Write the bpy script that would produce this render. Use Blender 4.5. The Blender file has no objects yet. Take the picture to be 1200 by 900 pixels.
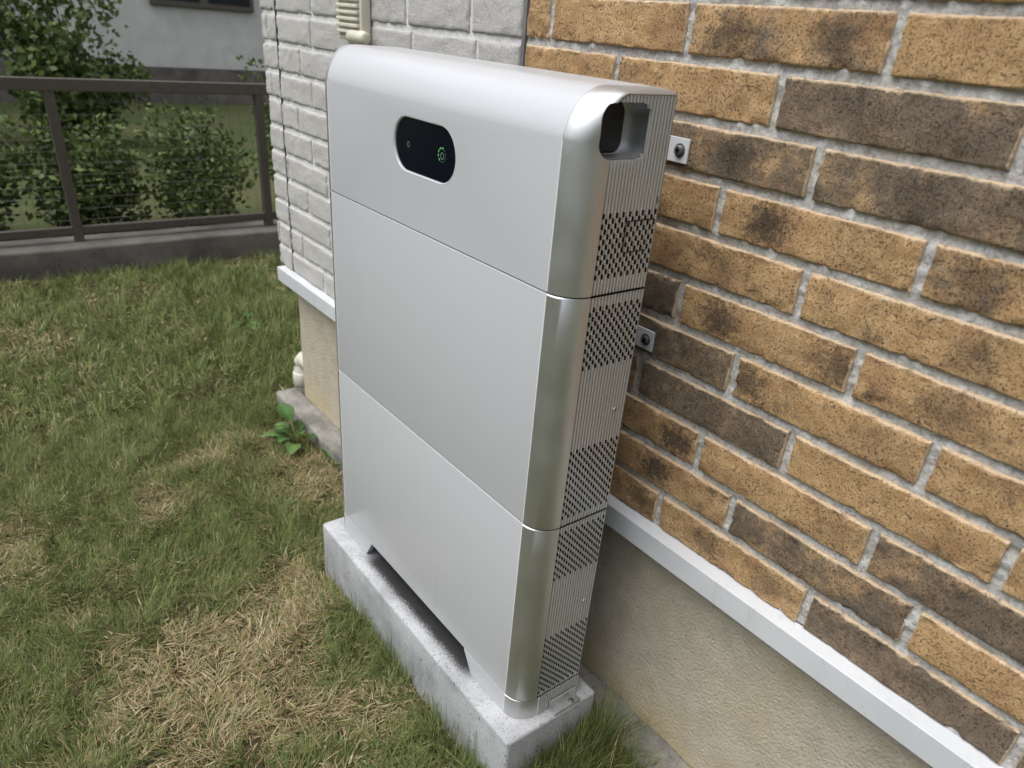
import bpy, bmesh, math, random
import numpy as np
from mathutils import Vector, noise
random.seed(7)
rng = np.random.default_rng(11)
S = bpy.context.scene
COL = S.collection

# ------------------------------------------------------------------ camera
cam = bpy.data.cameras.new('camera'); co = bpy.data.objects.new('camera', cam); COL.objects.link(co)
co.location = (1.2699, -0.5659, 1.0280)
co.rotation_euler = (1.0619, -0.0811, 0.9119)
cam.sensor_width = 36.0; cam.lens = 848.756 / 1200 * 36
cam.shift_x = -7.105 / 1200; cam.shift_y = 53.376 / 1200
cam.clip_start = 0.02; cam.clip_end = 500
cam.dof.use_dof = True; cam.dof.focus_distance = 1.15; cam.dof.aperture_fstop = 6.0
S.camera = co
# ------------------------------------------------------------------ sky, sun, exposure (bright overcast)
SUN_EL, SUN_AZ = math.radians(66), math.radians(195)      # azimuth clockwise from +Y
w = bpy.data.worlds.new('World'); S.world = w; w.use_nodes = True
nt = w.node_tree; bg = nt.nodes['Background']
sky = nt.nodes.new('ShaderNodeTexSky'); sky.sky_type = 'NISHITA'; sky.sun_disc = False
sky.sun_elevation = SUN_EL; sky.sun_rotation = SUN_AZ
sky.air_density = 1.0; sky.dust_density = 2.0; sky.ozone_density = 1.0
hs = nt.nodes.new('ShaderNodeHueSaturation'); hs.inputs['Saturation'].default_value = 0.32
nt.links.new(sky.outputs[0], hs.inputs['Color']); nt.links.new(hs.outputs[0], bg.inputs['Color'])
bg.inputs['Strength'].default_value = 0.15
sun = bpy.data.lights.new('sun', 'SUN'); sun.energy = 1.5; sun.angle = math.radians(55); sun.color = (1, 0.99, 0.97)
so = bpy.data.objects.new('sun', sun); COL.objects.link(so)
sd = Vector((math.sin(SUN_AZ) * math.cos(SUN_EL), math.cos(SUN_AZ) * math.cos(SUN_EL), math.sin(SUN_EL)))
so.rotation_euler = sd.to_track_quat('Z', 'Y').to_euler(); so.location = sd * 20
S.view_settings.view_transform = 'Standard'; S.view_settings.look = 'None'
S.view_settings.exposure = 0.92; S.view_settings.gamma = 1.0; S.view_settings.use_curve_mapping = False

# ------------------------------------------------------------------ helpers
def tag(o, label=None, cat=None, group=None, kind=None):
    if label: o['label'] = label
    if cat: o['category'] = cat
    if group: o['group'] = group
    if kind: o['kind'] = kind
    return o
def link(name, me, mats=None, parent=None, loc=None, smooth=False):
    o = bpy.data.objects.new(name, me); COL.objects.link(o)
    if mats:
        for m in (mats if isinstance(mats, (list, tuple)) else [mats]): me.materials.append(m)
    if smooth: me.polygons.foreach_set('use_smooth', [True] * len(me.polygons))
    if parent is not None: o.parent = parent
    if loc is not None: o.location = loc
    return o
def empty(name, loc=(0, 0, 0)):
    o = bpy.data.objects.new(name, None); COL.objects.link(o); o.location = loc; o.empty_display_size = .05
    return o
def pymesh(name, v, f):
    me = bpy.data.meshes.new(name); me.from_pydata(v, [], f); me.update(); return me
def bm_mesh(bm, name):
    bmesh.ops.recalc_face_normals(bm, faces=bm.faces)
    me = bpy.data.meshes.new(name); bm.to_mesh(me); bm.free(); return me
def box_bm(a, b, bev=0, seg=2, bm=None):
    t = bmesh.new()
    bmesh.ops.create_cube(t, size=1)
    for v in t.verts:
        v.co = Vector([a[i] + (v.co[i] + .5) * (b[i] - a[i]) for i in range(3)])
    if bev: bmesh.ops.bevel(t, geom=t.edges[:], offset=bev, segments=seg, affect='EDGES', profile=.6)
    if bm is None: return t
    me = bpy.data.meshes.new('t'); t.to_mesh(me); t.free(); bm.from_mesh(me); bpy.data.meshes.remove(me); return bm
def box(name, a, b, mat, parent=None, bev=0, seg=2, smooth=False):
    return link(name, bm_mesh(box_bm(a, b, bev, seg), name), mat, parent, smooth=smooth)
def loft(name, rings, mat, parent=None, caps=True, closed=True, smooth=True):
    v = []; f = []; n = len(rings[0])
    for r in rings: v += [tuple(p) for p in r]
    for i in range(len(rings) - 1):
        for j in range(n if closed else n - 1):
            a = i * n + j; b = i * n + (j + 1) % n
            f.append((a, b, b + n, a + n))
    if caps:
        f.append(tuple(range(n))[::-1]); f.append(tuple((len(rings) - 1) * n + k for k in range(n)))
    bm = bmesh.new(); me = pymesh(name, v, f); bm.from_mesh(me); bpy.data.meshes.remove(me)
    return link(name, bm_mesh(bm, name), mat, parent, smooth=smooth)
def tube(name, pts, r, mat, parent=None, n=12, smooth=True):
    rings = []; P = [Vector(p) for p in pts]; up = Vector((0, 0, 1))
    for i, p in enumerate(P):
        d = (P[min(i + 1, len(P) - 1)] - P[max(i - 1, 0)]).normalized()
        u = d.cross(up if abs(d.z) < .95 else Vector((1, 0, 0))).normalized(); vv = d.cross(u)
        rr = r[i] if isinstance(r, (list, tuple)) else r
        rings.append([p + (u * math.cos(t) + vv * math.sin(t)) * rr for t in [2 * math.pi * k / n for k in range(n)]])
    return loft(name, rings, mat, parent, smooth=smooth)
def auto_smooth(o, ang=35):
    me = o.data; bm = bmesh.new(); bm.from_mesh(me); a = math.radians(ang)
    for f in bm.faces: f.smooth = True
    for e in bm.edges: e.smooth = not (len(e.link_faces) == 2 and e.calc_face_angle(0) > a)
    bm.to_mesh(me); bm.free()
def boolean_cut(o, cutter):
    m = o.modifiers.new('cut', 'BOOLEAN'); m.operation = 'DIFFERENCE'; m.object = cutter; m.solver = 'EXACT'
    dg = bpy.context.evaluated_depsgraph_get(); dg.update()
    me = bpy.data.meshes.new_from_object(o.evaluated_get(dg))
    o.modifiers.clear(); o.data = me
    bpy.data.objects.remove(cutter, do_unlink=True)

# ------------------------------------------------------------------ materials
class M:
    def __init__(s, name, rough=.6, metal=0., col=(.5, .5, .5), spec=.5):
        s.m = bpy.data.materials.new(name); s.m.use_nodes = True; s.t = s.m.node_tree
        s.b = s.t.nodes['Principled BSDF']; s.b.inputs['Roughness'].default_value = rough
        s.b.inputs['Metallic'].default_value = metal; s.b.inputs['Base Color'].default_value = (*col, 1)
        s.b.inputs['Specular IOR Level'].default_value = spec
        s.tc = None
    def n(s, typ, **kw):
        x = s.t.nodes.new('ShaderNode' + typ)
        for k, v in kw.items():
            if k[0] == 'i' and k[1:].isdigit(): s.set(x.inputs[int(k[1:])], v)
            else: setattr(x, k, v)
        return x
    def set(s, inp, v):
        if hasattr(v, 'is_output'): s.t.links.new(v, inp)
        else: inp.default_value = v
    def obj(s):
        if s.tc is None: s.tc = s.n('TexCoord')
        return s.tc.outputs['Object']
    def noise(s, vec, scale, detail=4, rough=.55, dist=0):
        x = s.n('TexNoise'); s.t.links.new(vec, x.inputs['Vector'])
        x.inputs['Scale'].default_value = scale; x.inputs['Detail'].default_value = detail
        x.inputs['Roughness'].default_value = rough; x.inputs['Distortion'].default_value = dist
        return x.outputs[0]
    def math(s, op, a, b=0., c=0., clamp=False):
        x = s.n('Math', operation=op, use_clamp=clamp)
        for i, v in enumerate((a, b, c)): s.set(x.inputs[i], v)
        return x.outputs[0]
    def ramp(s, fac, lo, hi, a=0., b=1.):
        x = s.n('MapRange', interpolation_type='SMOOTHSTEP'); s.set(x.inputs[0], fac)
        for i, v in enumerate((lo, hi, a, b)): s.set(x.inputs[1 + i], v)
        return x.outputs[0]
    def mix(s, fac, a, b, mode='MIX'):
        x = s.n('MixRGB', blend_type=mode); s.set(x.inputs[0], fac)
        for i, v in ((1, a), (2, b)):
            if isinstance(v, tuple): v = (*v, 1)
            s.set(x.inputs[i], v)
        return x.outputs[0]
    def col(s, v): s.t.links.new(v, s.b.inputs['Base Color'])
    def rough(s, v): s.t.links.new(v, s.b.inputs['Roughness'])
    def bump(s, h, strength, dist):
        x = s.n('Bump'); x.inputs['Strength'].default_value = strength; x.inputs['Distance'].default_value = dist
        s.t.links.new(h, x.inputs['Height']); s.t.links.new(x.outputs[0], s.b.inputs['Normal'])
    def attr(s, name, kind='OBJECT'):
        x = s.n('Attribute', attribute_type=kind, attribute_name=name); return x

def mat_white():
    k = M('white_satin_panel', .34, .0, (.60, .61, .625), .5)
    v = k.obj(); sp = k.noise(v, 1500, 2)
    sm = k.noise(v, 6, 4)
    c = k.mix(k.ramp(sp, .35, .65), (.45, .457, .470), (.50, .507, .520))
    k.col(k.mix(k.ramp(sm, .45, .75, 0, .12), c, (.425, .425, .425)))
    stk = k.n('Mapping'); k.set(stk.inputs[0], v); stk.inputs['Scale'].default_value = (1, 1, .05); rs = k.noise(stk.outputs[0], 55, 5, .6)
    sz = k.n('SeparateXYZ'); k.set(sz.inputs[0], v)
    spl = k.math('MULTIPLY', k.ramp(sz.outputs[2], .22, .03), k.ramp(k.noise(v, 260, 4, .7), .56, .66))
    base = k.b.inputs['Base Color'].links[0].from_socket
    base = k.mix(k.ramp(rs, .55, .75, 0, .06), base, (.33, .32, .30)); k.col(k.mix(k.math('MULTIPLY', spl, .35), base, (.25, .22, .17)))
    k.rough(k.math('ADD', k.ramp(sm, .3, .7, .29, .37), k.ramp(rs, .5, .75, 0, .12)))
    k.bump(sp, .02, .0003); k.b.inputs['Coat Weight'].default_value = .25; k.b.inputs['Coat Roughness'].default_value = .12
    return k.m
def mat_silver(name='brushed_silver', base=.60, r=.45, metal=.95):
    k = M(name, r, metal, (base, base, base * 1.0))
    v = k.obj(); sp = k.noise(v, 1800, 2); sm = k.noise(v, 18, 4)
    k.col(k.mix(k.ramp(sp, .3, .7), (base * .93,) * 3, (base * 1.06,) * 3))
    k.rough(k.ramp(sm, .3, .7, r - .03, r + .05)); k.bump(sp, .03, .0002)
    return k.m
def mat_plain(name, col, rough=.6, metal=0., var=.15, scale=40, bump=.1, bd=.001):
    k = M(name, rough, metal, col); v = k.obj(); n1 = k.noise(v, scale, 5); n2 = k.noise(v, scale * .12, 3)
    f = k.ramp(n1, .3, .7); d = tuple(x * (1 - var) for x in col); b = tuple(min(1, x * (1 + var)) for x in col)
    c = k.mix(f, d, b); k.col(k.mix(k.ramp(n2, .4, .7, 0, .5), c, d)); k.bump(n1, bump, bd)
    return k.m
def mat_brick(grey=False):
    k = M('grey_brick' if grey else 'tan_brick', .9, 0, spec=.25)
    seed = k.attr('seed').outputs['Fac']; tone = k.attr('tone').outputs['Fac']
    off = k.n('CombineXYZ'); 
    for i in range(3): k.set(off.inputs[i], k.math('MULTIPLY', seed, (7.3, 3.1, 5.7)[i]))
    add = k.n('VectorMath', operation='ADD'); k.set(add.inputs[0], k.obj()); k.set(add.inputs[1], off.outputs[0]); v = add.outputs[0]
    big = k.noise(v, 14, 5, .6); mid = k.noise(v, 60, 7, .75); fine = k.noise(v, 380, 5, .75); grit = k.noise(v, 900, 3, .7)
    if grey:
        c = k.mix(k.ramp(fine, .32, .68), (.40, .385, .36), (.68, .66, .625))
        c = k.mix(k.ramp(big, .4, .7, 0, .5), c, (.52, .505, .47))
        c = k.mix(k.ramp(grit, .55, .72, 0, .35), c, (.70, .685, .66))
        c = k.mix(k.ramp(grit, .42, .28, 0, .5), c, (.22, .21, .195))
        h = k.math('ADD', k.math('MULTIPLY', mid, 1.0), k.math('MULTIPLY', fine, .6)); k.col(c); k.bump(h, 1.0, .005)
        return k.m
    ochre = k.mix(k.ramp(mid, .3, .7), (.44, .265, .115), (.63, .42, .215))
    ochre = k.mix(k.ramp(big, .45, .68, 0, .75), ochre, (.36, .205, .10))
    dark = k.mix(k.ramp(mid, .3, .7), (.135, .10, .07), (.29, .215, .145))
    dark = k.mix(k.ramp(big, .42, .65, 0, .7), dark, (.155, .125, .095))
    tf = k.math('ADD', k.math('MULTIPLY', tone, .85), k.math('MULTIPLY', k.math('SUBTRACT', k.noise(v, 22, 6, .7), .5), 1.3))
    c = k.mix(k.ramp(tf, .3, .7), ochre, dark)
    # kiln-burnt patches with a place of their own on each brick
    sx = k.n('SeparateXYZ'); k.set(sx.inputs[0], k.obj())
    for a in ('burn', 'scorch'):
        px = k.attr(a + '_x').outputs['Fac']; amt = k.attr(a).outputs['Fac']
        dx = k.math('MULTIPLY', k.math('SUBTRACT', sx.outputs[0], px), 24); dz = k.math('MULTIPLY', k.math('SUBTRACT', sx.outputs[2], .027), 30)
        r = k.math('SQRT', k.math('ADD', k.math('MULTIPLY', dx, dx), k.math('MULTIPLY', dz, dz)))
        r = k.math('ADD', r, k.math('MULTIPLY', k.math('SUBTRACT', k.noise(v, 95, 6, .75), .5), 2.6))
        c = k.mix(k.math('MULTIPLY', k.ramp(r, 1.15, .2), amt), c, (.055, .042, .032))
    ch = k.math('MULTIPLY', k.ramp(k.noise(v, 17, 7, .8, .6), .53, .68), k.ramp(tone, -.05, .2, .25, .85)); c = k.mix(ch, c, (.07, .052, .038))
    # black specks and pale grains
    c = k.mix(k.math('MULTIPLY', k.ramp(fine, .48, .35), k.ramp(k.noise(v, 30, 4, .7), .35, .62, .25, .95)), c, (.07, .048, .032)); c = k.mix(k.ramp(k.noise(v, 170, 5, .8), .36, .24, 0, .6), c, (.055, .04, .028))
    c = k.mix(k.ramp(grit, .49, .33, 0, .75), c, (.08, .055, .038))
    c = k.mix(k.ramp(grit, .55, .70, 0, .4), c, (.62, .46, .29))
    ed = k.attr('edge', 'GEOMETRY').outputs['Fac']
    c = k.mix(k.math('MULTIPLY', k.ramp(k.math('ADD', ed, k.math('MULTIPLY', k.math('SUBTRACT', mid, .5), 1.6)), .45, .9), .75), c, (.68, .52, .35))
    k.col(c)
    st = k.n('Mapping'); k.set(st.inputs[0], v); st.inputs['Scale'].default_value = (.45, 1, 1.6); st.inputs['Rotation'].default_value = (0, .5, 0)
    tear = k.noise(st.outputs[0], 85, 6, .75, 1.2); tm = k.math('MULTIPLY', k.ramp(tear, .40, .30), k.ramp(k.noise(v, 24, 3), .42, .6))
    c = k.mix(k.math('MULTIPLY', tm, .7), c, (.05, .036, .026)); k.col(c)
    pits = k.ramp(fine, .45, .30, 0, -1.0)
    h = k.math('ADD', k.math('ADD', k.math('MULTIPLY', mid, 1.1), k.math('MULTIPLY', tm, -1.5)), k.math('ADD', pits, k.math('MULTIPLY', grit, .35))); k.bump(h, .8, .0034)
    return k.m
def mat_mortar(grey=False):
    k = M('mortar', .95, 0, spec=.2); v = k.obj(); a = k.noise(v, 160, 6, .7); b = k.noise(v, 30, 4)
    base = ((.31, .30, .28), (.60, .585, .555)) if not grey else ((.60, .585, .555), (.80, .785, .75))
    c = k.mix(k.ramp(a, .3, .65), *base); c = k.mix(k.ramp(b, .5, .7, 0, .4), c, (.42, .40, .36) if not grey else (.6, .58, .55)); k.col(c); k.bump(a, .8, .004)
    return k.m
def mat_render():
    k = M('beige_render', .92, 0, spec=.25); v = k.obj(); a = k.noise(v, 190, 4, .6); b = k.noise(v, 3.5, 5, .65); f = k.noise(v, 26, 5, .6)
    c = k.mix(k.ramp(f, .3, .7), (.45, .40, .31), (.53, .475, .375))
    c = k.mix(k.ramp(b, .5, .72, 0, .55), c, (.49, .39, .23))
    sx = k.n('SeparateXYZ'); k.set(sx.inputs[0], v)
    low = k.ramp(k.math('ADD', sx.outputs[2], k.math('MULTIPLY', k.math('SUBTRACT', f, .5), .10)), .05, -.10)
    c = k.mix(k.math('MULTIPLY', low, k.ramp(k.noise(v, 7, 4), .35, .6, .1, .55)), c, (.50, .39, .19))
    c = k.mix(k.ramp(a, .36, .25, 0, .5), c, (.16, .13, .09)); k.col(c); k.bump(k.math('ADD', a, k.math('MULTIPLY', f, .25)), .8, .006)
    return k.m
def mat_concrete(name, lo, hi, speck=.5, sc=1.0, contact_shade=False):
    k = M(name, .85, 0, spec=.3); v = k.obj(); a = k.noise(v, 240 * sc, 5, .7); b = k.noise(v, 9 * sc, 5, .65); g = k.noise(v, 600 * sc, 2)
    st = k.n('Mapping'); k.set(st.inputs[0], v); st.inputs['Scale'].default_value = (1, 1, .12); s2 = k.noise(st.outputs[0], 70, 4, .6)
    c = k.mix(k.ramp(b, .3, .7), lo, hi)
    c = k.mix(k.ramp(a, .46, .34, 0, speck), c, tuple(x * .45 for x in lo))
    c = k.mix(k.ramp(s2, .5, .75, 0, .25), c, tuple(min(1, x * 1.2) for x in hi))
    pit = k.noise(v, 130 * sc, 2, .4); c = k.mix(k.ramp(pit, .30, .25, 0, .8), c, tuple(x * .3 for x in lo))
    if contact_shade:      # contact shadow and damp painted black along the strip under the cabinet
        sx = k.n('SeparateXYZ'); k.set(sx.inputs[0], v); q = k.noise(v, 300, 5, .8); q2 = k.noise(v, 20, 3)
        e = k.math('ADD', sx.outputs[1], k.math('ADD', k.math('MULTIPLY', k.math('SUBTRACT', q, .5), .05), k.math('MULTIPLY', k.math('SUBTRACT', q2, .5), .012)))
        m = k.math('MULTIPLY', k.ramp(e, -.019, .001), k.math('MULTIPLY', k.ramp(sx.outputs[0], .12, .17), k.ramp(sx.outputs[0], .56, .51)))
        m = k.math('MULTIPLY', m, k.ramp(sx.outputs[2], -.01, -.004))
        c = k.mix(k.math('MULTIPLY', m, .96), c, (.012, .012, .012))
    k.col(c); k.bump(k.math('ADD', a, k.math('MULTIPLY', g, .4)), .45, .002)
    return k.m
def mat_vcol(name, rough=.75, trans=.0, spec=.3):
    k = M(name, rough, 0, spec=spec); a = k.attr('col', 'GEOMETRY'); k.col(a.outputs['Color'])
    if trans:
        t = k.n('BsdfTranslucent'); k.t.links.new(a.outputs['Color'], t.inputs[0]); mx = k.n('MixShader'); mx.inputs[0].default_value = trans
        k.t.links.new(k.b.outputs[0], mx.inputs[1]); k.t.links.new(t.outputs[0], mx.inputs[2])
        k.t.links.new(mx.outputs[0], k.t.nodes['Material Output'].inputs[0])
    return k.m
def mat_soil():
    k = M('soil', .95, 0, spec=.15); v = k.obj(); a = k.noise(v, 90, 6, .7); b = k.noise(v, 3, 5)
    c = k.mix(k.ramp(a, .3, .7), (.045, .036, .022), (.15, .115, .065)); c = k.mix(k.ramp(b, .42, .6, 0, .65), c, (.055, .075, .022))
    far = k.mix(k.ramp(k.noise(v, 1.2, 5, .7), .35, .65), (.055, .078, .026), (.10, .10, .045)); sx = k.n('SeparateXYZ'); k.set(sx.inputs[0], v)
    out = k.math('MAXIMUM', k.ramp(sx.outputs[0], -2.4, -2.8), k.math('MAXIMUM', k.ramp(sx.outputs[1], -1.5, -2.0), k.ramp(sx.outputs[0], 1.5, 2.0)))
    c = k.mix(out, c, k.mix(k.ramp(a, .3, .7, 0, .45), far, (.05, .06, .02)))
    k.col(c); k.bump(a, 1, .012); return k.m
def mat_emit(name, col, st):
    k = M(name, .4, 0, (.01, .02, .01)); k.b.inputs['Emission Color'].default_value = (*col, 1); k.b.inputs['Emission Strength'].default_value = st
    return k.m
WHITE = mat_white(); SILVER = mat_silver(); FLUTE = mat_silver('fluted_silver', .66, .36, .7)
BLACKP = mat_plain('black_plastic', (.006, .006, .007), .55, 0, .2, 300, .05)
GLASS = M('display_glass', .12, 0, (.004, .005, .010), .28).m
TAN = mat_brick(); GREY = mat_brick(True); MORT = mat_mortar(); MORTG = mat_mortar(True)
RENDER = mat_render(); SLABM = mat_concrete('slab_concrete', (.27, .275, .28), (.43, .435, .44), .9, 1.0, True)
FOOTM = mat_concrete('footing_concrete', (.11, .105, .092), (.29, .275, .245), .7)
KERBM = mat_concrete('kerb_concrete', (.07, .062, .054), (.14, .125, .11), .4, .4)
TRIM = mat_plain('grey_white_aluminium', (.56, .57, .585), .42, .0, .05, 60, .03)
kt = M('flashing_aluminium', .42, 0, (.56, .57, .585)); vt = kt.obj(); ct = kt.mix(kt.ramp(kt.noise(vt, 5, 4), .35, .7), (.53, .545, .56), (.60, .61, .62))
ct = kt.mix(kt.ramp(kt.noise(vt, 160, 4, .7), .34, .26, 0, .8), ct, (.20, .18, .15)); gs = kt.n('Mapping'); kt.set(gs.inputs[0], vt); gs.inputs['Scale'].default_value = (1, 1, .08)
ct = kt.mix(kt.ramp(kt.noise(gs.outputs[0], 45, 5, .65), .55, .78, 0, .35), ct, (.36, .35, .32)); kt.col(ct); FLASH = kt.m
STEEL = mat_plain('galvanised_steel', (.62, .62, .62), .38, .9, .1, 90, .05)
BOLT = mat_plain('dark_bolt_steel', (.24, .24, .245), .35, .8, .2, 200, .1)
BROWN = mat_plain('bronze_aluminium', (.085, .072, .062), .45, .2, .12, 40, .05)
CREAM = mat_plain('cream_plastic', (.60, .57, .47), .45, 0, .06, 30, .03)
GRASSM = mat_vcol('grass_blades', .7, .25); LEAFM = mat_vcol('leaf', .55, .2, .3)
SOIL = mat_soil()

# ------------------------------------------------------------------ ground
GZ = -.145
def gz(x, y):
    return GZ + .010 * noise.noise((x * 3, y * 3, 0)) + .006 * noise.noise((x * 11, y * 11, 4))
xs = np.unique(np.concatenate([np.linspace(-60, -3, 20), np.linspace(-3, 1.6, 93), np.linspace(1.6, 60, 20)]))
ys = np.unique(np.concatenate([np.linspace(-60, -1.5, 20), np.linspace(-1.5, 1.5, 61), np.linspace(1.5, 60, 20)]))
vv = [(x, y, gz(x, y) if (-3 <= x <= 1.6 and -1.5 <= y <= 1.5) else GZ) for x in xs for y in ys]; ny = len(ys)
ff = [(i * ny + j, (i + 1) * ny + j, (i + 1) * ny + j + 1, i * ny + j + 1) for i in range(len(xs) - 1) for j in range(ny - 1)]
tag(link('ground', pymesh('ground', vv, ff), SOIL, smooth=True), 'lawn soil under the patchy green and dry grass', 'ground', kind='structure')

# ------------------------------------------------------------------ house
house = empty('house', (0, .3, GZ)); house.matrix_world
HL = Vector((0, .3, GZ))
tag(house, 'house with tan and pale grey brick walls above a beige rendered base', 'house')
def hp(o): o.parent = house; o.location = o.location - HL; return o
YW = .2368; ZR0 = .3973; HR = .0673; JT = .0112; XC = -.868; XS = .248; XE = 1.80
NROW = 14
def brick_mesh(L, h, nx, nz, depth, relief, rnd, wob, sd):
    def spread(n, T):
        e = rnd / T
        core = np.linspace(e * 1.6, 1 - e * 1.6, n); return np.concatenate([[0, e * .35, e * .8], core, [1 - e * .8, 1 - e * .35, 1]]) * T
    us = spread(nx, L); zs = spread(nz, h); v = []; ed = []
    for u in us:
        for z in zs:
            d = min(u, L - u, z, h - z)
            k = 0 if d >= rnd else rnd - math.sqrt(max(0, rnd * rnd - (rnd - d) ** 2))
            q = Vector((u * 22 + sd * 9.1, z * 22, sd)); q2 = Vector((u * 70, z * 70, sd * 3.3))
            a = noise.noise(q) * relief + noise.noise(q2) * relief * .55
            wx = (noise.noise((u * 30, z * 30 + 9, sd)) * .6 + .9 * noise.noise((u * 160, z * 160, sd))) * wob; wz = (noise.noise((u * 30, z * 30, sd + 5)) * .6 + .9 * noise.noise((u * 160, z * 160, sd + 3))) * wob
            fall = max(0, 1 - d / .012)
            chip = max(0, noise.noise((u * 110, z * 110, sd + 2)) - .10) * .013 * max(0, 1 - d / .007)
            v.append((u + wx * fall, k - a * min(1, d / .006 + .3) + chip, z + wz * fall)); ed.append(max(0, 1 - min(h - z, u * 2.2, (L - u) * 1.6, z * 4) / .0075))
    n = len(zs); f = []
    for i in range(len(us) - 1):
        for j in range(n - 1):
            a = i * n + j; f.append((a, a + n, a + n + 1, a + 1))
    ring = [i * n for i in range(len(us))] + [(len(us) - 1) * n + j for j in range(1, n)] + [i * n + n - 1 for i in range(len(us) - 2, -1, -1)] + [j for j in range(n - 2, 0, -1)]
    b0 = len(v)
    for r in ring: v.append((v[r][0], depth, v[r][2])); ed.append(.4)
    m = len(ring)
    for i in range(m): f.append((ring[i], b0 + i, b0 + (i + 1) % m, ring[(i + 1) % m]))
    me = pymesh('brick', v, f); me.polygons.foreach_set('use_smooth', [True] * len(f))
    at = me.attributes.new('edge', 'FLOAT', 'POINT'); at.data.foreach_set('value', ed)
    return me
def mortar_sheet(name, x0, x1, z0, z1, y, mat, step, amp):
    X = np.arange(x0, x1 + step * .5, step); X[-1] = x1; Z = np.arange(z0, z1 + step * .5, step); Z[-1] = z1
    v = [(x, y - amp * noise.noise((x * 60, z * 60, 1)) - amp * .8 * noise.noise((x * 18, z * 150, 7)), z) for x in X for z in Z]; n = len(Z)
    f = [(i * n + j, (i + 1) * n + j, (i + 1) * n + j + 1, i * n + j + 1) for i in range(len(X) - 1) for j in range(n - 1)]
    return hp(link(name, pymesh(name, v, f), mat, smooth=True))
ZW0 = .3398; ZW1 = ZR0 + HR * (NROW - 1) + .006
tanwall = mortar_sheet('brick_wall', XS + .004, XE, ZW0, ZW1, YW + .0058, MORT, .004, .0030)
tanwall['label'] = 'wall of tan and dark brown bricks with grey mortar'
greywall = mortar_sheet('grey_brick_wall', XC + .01, XS - .004, ZW0, ZW1, YW + .0046, MORTG, .008, .0012)
greywall['label'] = 'wall of pale grey split-face bricks'
def row_z(r): return ZR0 + (9 - r) * HR             # top edge of course r
tan_joint = {9: .687, 8: .810, 7: .735, 6: .867, 5: .760, 4: .648, 3: .825, 2: .682, 1: .800, 0: .730, -1: .580, -2: .700, -3: .62, -4: .73}
# (course, index from the joint to the right = 0): tone, burn, burn_x, scorch, scorch_x
spec = {(9, -1): (.25, .7, .23, .5, .12), (9, 0): (.12, .6, .09, .45, .20), (9, 1): (.95, 0, 0, 0, 0),
 (8, -1): (.18, .9, .12, .8, 0.0), (8, 0): (.72, .3, .1, 0, 0), (7, -1): (.35, .9, .22, .2, .1), (7, 0): (.12, .25, .22, 0, 0),
 (6, -1): (.85, .3, .13, .3, .22), (6, 0): (.10, 0, 0, 0, 0), (5, -1): (.78, .4, .2, 0, 0), (5, 0): (.10, .8, .02, .25, .2),
 (4, -1): (.95, .5, .24, 0, 0), (4, 0): (.10, .85, .065, .75, .245), (4, 1): (.3, .5, .1, 0, 0), (3, -1): (.30, .35, .15, 0, 0), (3, 0): (.10, 0, 0, .4, .2),
 (2, -1): (.25, .3, .15, 0, 0), (2, 0): (.08, .92, .07, .2, .2), (2, 1): (.5, .6, .05, 0, 0), (1, -1): (.72, .7, .16, .3, .05), (1, 0): (.72, .5, .12, .3, .2), (1, 1): (.8, 0, 0, 0, 0),
 (0, -1): (.12, .35, 0.0, 0, 0), (0, 0): (.82, .3, .1, .3, .2), (0, -2): (.0, 0, 0, 0, 0), (0, 1): (.6, .4, .1, 0, 0), (-1, -1): (-.05, 0, 0, 0, 0), (-1, -2): (.05, 0, 0, 0, 0), (-1, 0): (.5, .7, .06, .6, .2),
 (-1, 1): (.05, 0, 0, .2, .2), (3, 1): (.6, .4, .1, 0, 0), (5, 1): (.12, 0, 0, .5, .2), (7, 1): (.75, .3, .1, 0, 0), (6, 1): (.5, .7, .06, 0, 0), (8, 1): (.1, .5, .2, 0, 0)}
BL = .269
for r in range(9, -5, -1):
    zt = row_z(r); zb = zt - HR + JT
    if r == 9: zb = max(zb, ZW0 + .0005)
    j0 = tan_joint[r]
    for k in range(-3, 6):
        a = j0 + k * BL + JT / 2 + .003 * noise.noise((r, k, 1)); b = j0 + (k + 1) * BL - JT / 2 + .003 * noise.noise((r, k + 1, 1))
        a = max(a, XS + .008); b = min(b, XE)
        if b - a < .03: continue
        sd = 3.7 * r + 1.3 * k + 50
        big = a < 1.25 and zt > .3
        me = brick_mesh(b - a, zt - zb, int(34 if big else 6), 9 if big else 3, .016, .0024, .0023, .0009, sd)
        o = hp(link('brick', me, TAN, loc=(a, YW + .001 * noise.noise((r * 5, k, 2)), zb)))
        o.location = Vector((a, YW + .0012 * noise.noise((r * 5, k, 2)), zb)); o.parent = tanwall
        t = spec.get((r, k), None)
        if t is None:
            u = random.random(); t = (random.choice([.05, .1, .2, .75, .9]), random.choice([0, .5, .8]), random.uniform(0, .25), random.choice([0, .4]), random.uniform(0, .25))
        o['seed'] = float(sd % 17.3); o['tone'] = float(t[0]); o['burn'] = float(t[1]); o['burn_x'] = float(t[2]); o['scorch'] = float(t[3]); o['scorch_x'] = float(t[4])
grey_j = {9: [-.555], 8: [-.85, -.685], 7: [-.50], 6: [-.63], 5: [-.748, -.505], 4: [-.587], 3: [-.861, -.66], 2: [-.822, -.569], 1: [-.63], 0: [-.83, -.56], -1: [-.55], -2: [-.65], -3: [-.6], -4: [-.7]}
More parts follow.
